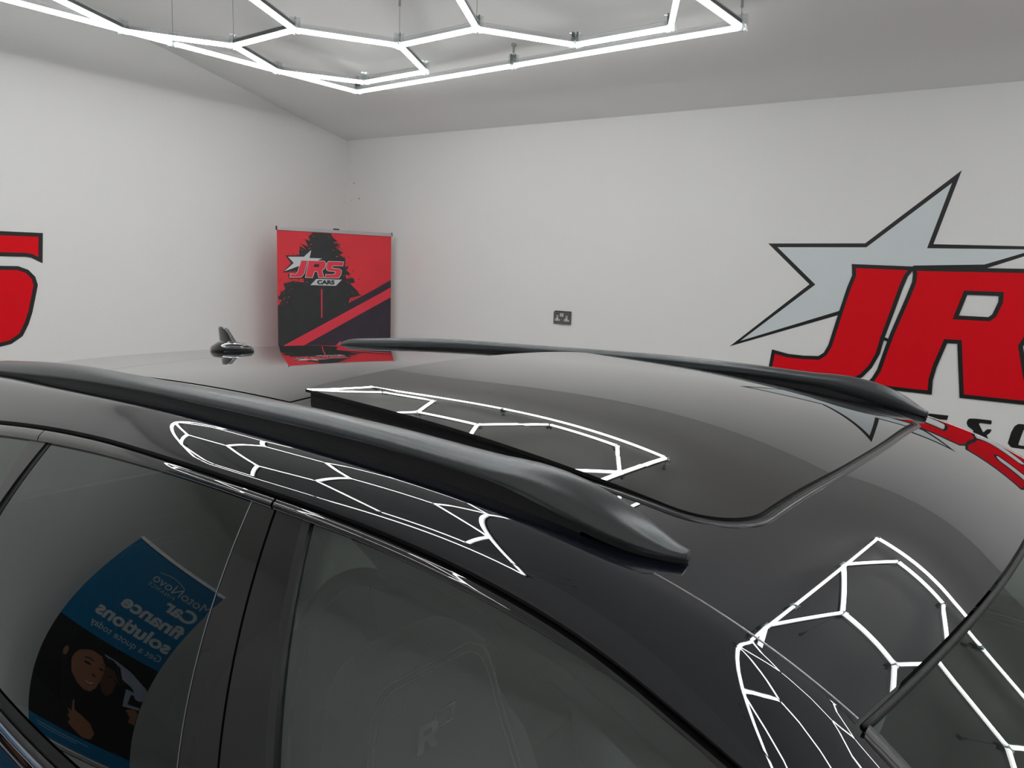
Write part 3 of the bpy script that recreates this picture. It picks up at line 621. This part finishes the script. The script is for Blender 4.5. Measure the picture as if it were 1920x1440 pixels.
# --- side body built once per side
def patch(s, xl, xr, top, bot, off, nx, nz, name, m, parent, bulge=0.0, smooth=True, thick=0):
    rows = []
    for j in range(nz):
        t = j/(nz-1); row = []
        for i in range(nx):
            u = i/(nx-1); z = -.2
            for _ in range(7):
                x = xl(z)*(1-u)+xr(z)*u; z = top(x)*(1-t)+bot(x)*t
            y = yside(x, z)+off+bulge*sin(pi*min(max(t, 0), 1))
            row.append(C3(x, s*y, z))
        rows.append(row)
    v, f = grid(rows)
    if thick:
        n = len(v); v = list(v)+[(p[0], p[1]-s*thick, p[2]) for p in v]
        R, Cn = nz, nx; bd = [j for j in range(Cn)]+[i*Cn+Cn-1 for i in range(1, R)]+[(R-1)*Cn+j for j in range(Cn-2, -1, -1)]+[i*Cn for i in range(R-2, 0, -1)]
        f = list(f)+[tuple(k+n for k in reversed(q)) for q in f]
        f += [(bd[i], bd[(i+1) % len(bd)], bd[(i+1) % len(bd)]+n, bd[i]+n) for i in range(len(bd))]
    o = link(name, v, f, m, parent, smooth)
    if thick: 
        fix_normals(o); e = o.modifiers.new('split', 'EDGE_SPLIT'); e.split_angle = radians(50)
    return o
# pillar lines, x as a function of z
GX = lambda z: -.5145+.270*(-z)
AL = lambda z: -.5600+.165*(-z)
AR = lambda z: -.4640+.395*(-z)
TR = lambda z: -.4505+.400*(-z)
SL = lambda z: -1.190+.335*z
CR = lambda z: -1.204+.370*z
CL = lambda z: -1.309+.020*z
cst = lambda c: (lambda z: c)
SEC = [(0, 0), (.08, .012), (.16, .035), (.24, .075), (.33, .135), (.43, .215), (.53, .31), (.63, .42), (.73, .545), (.82, .675), (.90, .80), (.96, .905), (1, 1)]
xs_all = frange(-2.05, .184, 120)+frange(.20, 1.0, 40)
for s in (-1, 1):
    # cantrail and A pillar outer skin
    rows = []
    for k in range(13):
        th = k/12; row = []
        for x in xs_all:
            jx, jy, jz = joint_pt(x); gz = GAP(x)+.004; gy = yside(x, gz)+.012
            a = SEC[k][0]; b = SEC[k][1]
            row.append(C3(x, s*(jy+(gy-jy)*a), jz+(gz-jz)*b))
        rows.append(row)
    jr = [C3(x, s*(joint_pt(x)[1]-.002), joint_pt(x)[2]-.004) for x in xs_all]
    lip = [C3(x, s*(yside(x, GAP(x)+.004)+.004), GAP(x)+.003) for x in xs_all]
    v, f = grid([jr]+rows+[lip]); o = link('side_roof_frame', v, f, 'paint', car, True)
    e = o.modifiers.new('split', 'EDGE_SPLIT'); e.split_angle = radians(40)
    # black door seal in the gap
    rows = [[C3(x, s*(yside(x, GAP(x)+d)+o_), GAP(x)+d) for x in xs_all] for d, o_ in ((.006, .003), (.002, .0), (-.003, .001), (-.012, .002))]
    v, f = grid(rows); link('door_seal', v, f, 'rubber', car, True)
    # doors: upper frame, glass, pillar covers
    fr = lambda x: GAP(x)-.0035
    wt = lambda x: WTOP(x)+.0005
    patch(s, cst(.86), lambda z: GX(z)+.0022, fr, wt, .0095, 90, 7, 'front_door_frame', 'gloss', car, .0035, thick=.012)
    patch(s, lambda z: GX(z)-.0022, lambda z: -1.262, fr, wt, .0095, 70, 7, 'rear_door_frame', 'gloss', car, .0035, thick=.012)
    patch(s, cst(-1.266), cst(-1.95), fr, wt, .0095, 50, 7, 'quarter_window_frame', 'gloss', car, .0035, thick=.012)
    top = lambda x: WTOP(x)+.002
    patch(s, lambda z: TR(z)-.004, cst(.90), top, BELT, 0, 70, 24, 'front_door_window', 'glass', car)
    patch(s, lambda z: SL(z)-.004, lambda z: AL(z)+.004, top, BELT, 0, 50, 30, 'rear_door_window', 'dglass', car)
    patch(s, cst(-1.95), lambda z: CL(z)+.003, top, BELT, 0, 30, 20, 'rear_quarter_window', 'dglass', car)
    patch(s, AL, lambda z: GX(z)-.0022, wt, BELT, .0035, 8, 24, 'pillar_cover', 'gloss', car, thick=.012)
    patch(s, lambda z: GX(z)+.0022, AR, wt, BELT, .0035, 8, 24, 'pillar_cover', 'gloss', car, thick=.012)
    patch(s, lambda z: AL(z)-.0012, lambda z: AL(z)+.0008, wt, BELT, .0042, 2, 24, 'pillar_cover_edge', 'steel', car)
    patch(s, AR, TR, wt, BELT, .0045, 4, 24, 'window_channel', 'seal', car, .001, thick=.01)
    patch(s, lambda z: GX(z)-.004, lambda z: GX(z)+.004, fr, BELT, -.006, 3, 24, 'pillar_gap', 'rubber', car)
    patch(s, CL, CR, wt, BELT, .004, 6, 24, 'window_divider', 'seal', car, .002, thick=.01)
    patch(s, CR, SL, wt, BELT, .001, 4, 24, 'window_seal', 'rubber', car)
    # belt mouldings
    def belt_strip(z0, z1, off, bul, name, m, par=car):
        rows = []
        for j in range(9):
            t = j/8; row = [C3(x, s*(yside(x, BELT(x)+z0*(1-t)+z1*t)+off+bul*sin(pi*t)), BELT(x)+z0*(1-t)+z1*t) for x in frange(-1.95, .9, 90)]
            rows.append(row)
        v, f = grid(rows); return link(name, v, f, m, par, True)
    belt_strip(.010, -.012, .002, .004, 'window_seal', 'rubber')
    bm_ = belt_strip(-.010, -.021, .006, .006, 'belt_moulding', 'seal')
    belt_strip(-.021, -.036, .006, .006, 'belt_trim', 'chrome')
    belt_strip(-.036, -.062, .006, .004, 'belt_moulding', 'gloss')
    # lower body in panels
    XA = (1.36, -1.32)
    def low(x, t):
        pts = [(0, .0, -.490), (.12, .035, -.53), (.28, .065, -.64), (.5, .085, -.86), (.75, .075, -1.12), (.9, .055, -1.32), (1, .03, -1.42)]
        for a, b in zip(pts, pts[1:]):
            if t <= b[0]:
                k = (t-a[0])/(b[0]-a[0]); y, z = a[1]*(1-k)+b[1]*k, a[2]*(1-k)+b[2]*k; break
        if x > .9: z = z-.12*((x-.9)/1.35)**2*(1-t)
        yb = yside(max(min(x, .9), -1.9), BELT(x)-.06)+.004
        end = 1.0
        if x > 1.6: end = 1-.30*((x-1.6)/.65)**2
        if x < -1.7: end = 1-.10*((-1.7-x)/.6)**2
        zb = z
        for xa in XA:
            d = x-xa
            if abs(d) < .40:
                za = -1.371+sqrt(.16-d*d); 
                if z < za: zb = max(zb, za)
        return C3(x, s*(yb+y)*end, zb)
    for nm, a, b in (('rear_quarter_panel', -2.30, -1.335), ('rear_door', -1.330, -.398), ('front_door', -.393, .86), ('front_wing', .865, 2.25)):
        rows = [[low(x, t) for x in frange(a, b, 60)] for t in frange(0, 1, 30)]
        v, f = grid(rows); d = link(nm, v, f, 'paint', car, True)
        if 'door' in nm:
            hx = b-.25; mb = MB(); p = [C3(hx-.10+.2*t, s*(yside(hx, -.49)+.092+.03*sin(pi*t)), -.66) for t in frange(0, 1, 9)]
            mb.tube(p, .012, 8); mb.build('door_handle', 'paint', d, True)
    for xa in XA:
        mb = MB(); cy = s*.80; n = 40
        prof = [(.24, -.10), (.33, -.11), (.355, -.09), (.36, -.05), (.36, .05), (.355, .09), (.33, .11), (.24, .10)]
        rings = [[C3(xa+r*cos(2*pi*k/n), cy+y, -1.371+r*sin(2*pi*k/n)) for r, y in prof] for k in range(n+1)]
        mb.loft(rings, caps=False); wh = mb.build('wheel', 'tyre', car, True)
        mb = MB(); rings = [[C3(xa+r*cos(2*pi*k/n), cy+s*y, -1.371+r*sin(2*pi*k/n)) for r, y in ((.02, .07), (.06, .07), (.065, .05))] for k in range(n+1)]; mb.loft(rings, closed=False, caps=False)
        rings = [[C3(xa+r*cos(2*pi*k/n), cy+s*y, -1.371+r*sin(2*pi*k/n)) for r, y in ((.215, .05), (.23, .09), (.245, .10), (.245, -.09))] for k in range(n+1)]; mb.loft(rings, closed=False, caps=False)
        for q in range(5):
            for e_ in (-.13, .13):
                a = 2*pi*q/5+e_; mb.box((.04, -.012, .04), (.235, .012, .075), 0, lambda p, a=a: Vector(C3(xa+p.x*cos(a)-p.y*sin(a), cy+s*p.z, -1.371+p.x*sin(a)+p.y*cos(a))))
        fix_normals(mb.build('wheel_rim', 'rim', wh))
    # side mirror
    rings = []
    for x, r in ((.74, .03), (.75, .075), (.80, .09), (.86, .085), (.90, .05), (.915, .01)):
        rings.append([C3(x, s*(.995+1.25*r*cos(a)), -.43+.85*r*sin(a)) for a in [2*pi*k/18 for k in range(18)]])
    mb = MB(); mb.loft(rings); mb.box((.78, .80, -.50), (.86, .95, -.47), 0, lambda p: Vector(C3(p.x, s*p.y, p.z))); fix_normals(mb.build('door_mirror', 'paint', car, True))

# --- windshield
def wsp(u, t):
    y = u*(.589+(.735-.589)*t); x = xws(u*.589)*(1-t)+(1.15-.15*u*u)*t
    return C3(x, y, zwind(max(x, xws(y)), y))
rows = [[wsp(u, t) for u in frange(-.985, .985, 50)] for t in frange(0, 1, 50)]
v, f = grid(rows); ws = link('windshield', v, f, 'wglass', car, True)
mb = MB(); mb.tube([C3(xws(y)-.0015, y, zroof(xws(y), y)-.0015) for y in frange(-.585, .585, 70)], .0036, 10); mb.build('windshield_seal', 'rubber', ws, True)
for s in (-1, 1):
    rows = [[C3(x+d, s*(WSY(x)-w_), WSZ(x)+h) for x in frange(.186, 1.0, 40)] for d, w_, h in ((0, -.006, .000), (0, -.003, .0045), (0, .006, .0055), (0, .014, .002))]
    v, f = grid(rows); link('pillar_moulding', v, f, 'seal', car, True)
# --- bonnet, bumper, underside
rows = []
for t in frange(0, 1, 30):
    rows.append([C3(1.10+.06*(1-(y)**2)+(1.02-.25*y*y)*t, y*.86, -.545-.03*y*y-.20*t-.10*t**4+.03*sin(pi*t)) for y in frange(-1, 1, 31)])
v, f = grid(rows); link('bonnet', v, f, 'paint', car, True)
rows = []
for t in frange(0, 1, 14):
    rows.append([C3(2.18-.25*y*y+.06*sin(pi*t), y*.86*(1+.02*t), -.875-.03*y*y-.55*t) for y in frange(-1, 1, 31)])
v, f = grid(rows); link('front_bumper', v, f, 'paint', car, True)
mb = MB(); mb.box((2.16, -.42, -1.02), (2.245, .42, -.90), 0, lambda p: Vector(C3(*p))); bevel(mb.build('grille', 'gloss', car), .02)
for s in (-1, 1):
    mb = MB(); mb.box((2.02, .46, -1.0), (2.16, .72, -.89), 0, lambda p: Vector(C3(p.x-.1*(p.y-.46)/.26, s*p.y, p.z))); bevel(mb.build('headlamp', 'lampg', car), .02)
mb = MB(); mb.box((-2.1, -.70, -1.45), (2.0, .70, -1.38), 0, lambda p: Vector(C3(*p))); mb.build('underbody', 'cabin', car)

# --- cabin
mb = MB()
rows = [[C3(x, y, zroof(x, y)-.035-.03*(abs(y)/.55)**4) for y in frange(-.55, .55, 20)] for x in frange(-2.0, .18, 30)]
v, f = grid(rows); mb.add(v, f); mb.build('headliner', 'trim', car, True)
mb = MB(); mb.box((.55, -.72, -.95), (1.12, .72, -.56), 0, lambda p: Vector(C3(p.x, p.y, p.z))); bevel(mb.build('dashboard', 'cabin', car), .06, 4)
mb = MB(); mb.box((-2.1, -.74, -1.15), (1.1, .74, -1.10), 0, lambda p: Vector(C3(*p))); mb.build('cabin_floor', 'cabin', car)
for s in (-1, 1):
    rows = [[C3(x, s*(yside(x, BELT(x))-.07+.01*sin(9*t)), BELT(x)-.02-.66*t) for x in frange(-1.9, .9, 30)] for t in frange(0, 1, 10)]
    v, f = grid(rows); link('door_card', v, f, 'cabin', car, True)
    # light pillar trim and dark weatherstrip seen through the front window
    def edge_x(z): return TR(z)
    arc = [(-.372, -.34), (-.392, -.26), (-.403, -.20), (-.402, -.15), (-.390, -.118), (-.365, -.098), (-.325, -.088), (-.25, -.086), (-.15, -.094), (-.05, -.112), (.05, -.142), (.15, -.185), (.30, -.255), (.5, -.36), (.66, -.45)]
    A = [Vector((a, b)) for a, b in arc]
    pts = []
    for i in range(len(A)-1):
        for k in range(4):
            t = k/4; p0, p1, p2, p3 = A[max(i-1, 0)], A[i], A[i+1], A[min(i+2, len(A)-1)]
            pts.append(.5*((2*p1)+(-p0+p2)*t+(2*p0-5*p1+4*p2-p3)*t*t+(-p0+3*p1-3*p2+p3)*t**3))
    pts.append(A[-1])
    yy_ = lambda x, z: s*(yside(x, z)-.035)
    mb = MB(); mb.tube([C3(p.x, yy_(p.x, p.y), p.y) for p in pts], .011, 8); mb.build('door_weatherstrip', 'rubber', car, True)
    inner = [C3(p.x, yy_(p.x, p.y), p.y) for p in pts]
    outer = []
    for p in pts:
        if p.x < -.36 and p.y < -.10: q = Vector((-.66, p.y))
        elif p.x < -.30: q = Vector((-.56, -.02))
        else: q = Vector((p.x, WTOP(p.x)+.03))
        outer.append(C3(q.x, s*(yside(q.x, q.y)-.045), q.y))
    kx = max(i for i, p in enumerate(pts) if p.x < -.30)+1
    v, f = grid([inner[:kx], outer[:kx]]); link('pillar_trim', v, f, 'trim', car, True)
    v, f = grid([inner[kx-1:], outer[kx-1:]]); link('roof_lining', v, f, 'rubber', car, True)
# steering wheel on the near side
mb = MB(); n = 40; cx, cy, cz = .32, -.36, -.62
mb.tube([C3(cx+.19*sin(2*pi*k/n)*.42, cy+.19*cos(2*pi*k/n), cz+.19*sin(2*pi*k/n)*.9) for k in range(n)], .015, 8, closed=True)
mb.box((cx-.01, cy-.18, cz-.02), (cx+.03, cy+.18, cz+.02), 0, lambda p: Vector(C3(*p))); mb.build('steering_wheel', 'cabin', car, True)

def seat(cx, cy, front=True):
    rings = []
    # backrest with built in headrest, from hip to top: (z, half width, thickness, x centre)
    prof = [(-.98, .235, .10, .10), (-.90, .255, .13, .085), (-.78, .262, .14, .055), (-.68, .258, .135, .028), (-.60, .240, .12, .008), (-.54, .205, .105, -.004), (-.49, .178, .10, -.012), (-.44, .168, .10, -.018), (-.40, .155, .095, -.024), (-.372, .130, .085, -.028), (-.355, .095, .065, -.030), (-.348, .05, .035, -.030)]
    for z, hw_, th, xc in prof:
        ring = []
        for k in range(28):
            a = 2*pi*k/28; c_, s_ = cos(a), sin(a)
            sx = abs(c_)**.55*(1 if c_ >= 0 else -1); sy = abs(s_)**.55*(1 if s_ >= 0 else -1)
            dish = .012*(abs(sy)**3) if c_ > 0 else 0
            ring.append(C3(cx+xc+sx*th*.5+dish, cy+sy*hw_, z))
        rings.append(ring)
    mb = MB(); mb.loft(rings); back = fix_normals(mb.build('seat_backrest', 'seat', car, True))
    rings = []
    for x, hw_, z0, z1 in ((.02, .20, -1.06, -.98), (.06, .25, -1.10, -.93), (.20, .26, -1.10, -.92), (.40, .26, -1.10, -.90), (.52, .25, -1.09, -.91), (.56, .20, -1.06, -.95)):
        rings.append([C3(cx+x, cy+(abs(cos(a))**.5*(1 if cos(a) > 0 else -1))*hw_, (z0+z1)/2+(abs(sin(a))**.5*(1 if sin(a) > 0 else -1))*(z1-z0)/2) for a in [2*pi*k/24 for k in range(24)]])
    mb = MB(); mb.loft(rings); fix_normals(mb.build('seat_cushion', 'seat', car, True))
    # stitched seam round the headrest face and the emblem
    xf_ = spline([(-.70, .034), (-.60, .008), (-.54, -.004), (-.49, -.012), (-.44, -.018), (-.40, -.024), (-.36, -.028)])
    tf_ = spline([(-.70, .136), (-.60, .12), (-.54, .105), (-.49, .10), (-.44, .10), (-.40, .095), (-.36, .08)])
    sx_ = lambda z: cx+xf_(z)+tf_(z)*.5+.0035
    for off in (0, .012):
        P = round_poly([(-.175+off, -.66), (-.150+off, -.47), (-.125+off, -.382-off), (.125-off, -.382-off), (.150-off, -.47), (.175-off, -.66)], [0, .03, .045, .045, .03, 0], 5)
        mb = MB(); mb.tube([C3(sx_(z)+.010*abs(y/.17)**3, cy+y, z) for y, z in P], .0014, 5); mb.build('seat_stitching', 'stitch', back)
    return back, sx_
bk, sxf = seat(-.545, -.36)
em = lambda a, b, d: C3(sxf(-.485+b)+.001+d, -.36+a, -.485+b)
mb = MB(); add_ribbon(mb, [(.000, .022), (.045, .022), (.035, -.004), (-.010, -.004)], .0022, 0, .002, em, True)
mb.prism([(-.050, -.030), (-.038, .012), (-.006, .012), (.004, .005), (.002, -.007), (-.010, -.012), (-.002, -.030), (-.018, -.030), (-.024, -.014), (-.030, -.014), (-.035, -.030)], 0, .002, em, 0, [(-.030, .003), (-.012, .003), (-.014, -.006), (-.032, -.006)])
fix_normals(mb.build('seat_emblem', 'emblem', bk))
seat(-.545, .36)
for cy in (-.36, 0, .36): seat(-1.40, cy)
# seat belt on the near B pillar
mb = MB(); rows = [[C3(-.50+.06*t, -.60+.02*t+w_*.3, -.16-.5*t) if False else C3(-.52+.05*t+w_, -.615-.03*t, -.15-.55*t) for w_ in (-.022, .022)] for t in frange(0, 1, 8)]
v, f = grid(rows); mb.add(v, f); mb.build('seat_belt', 'cabin', car)
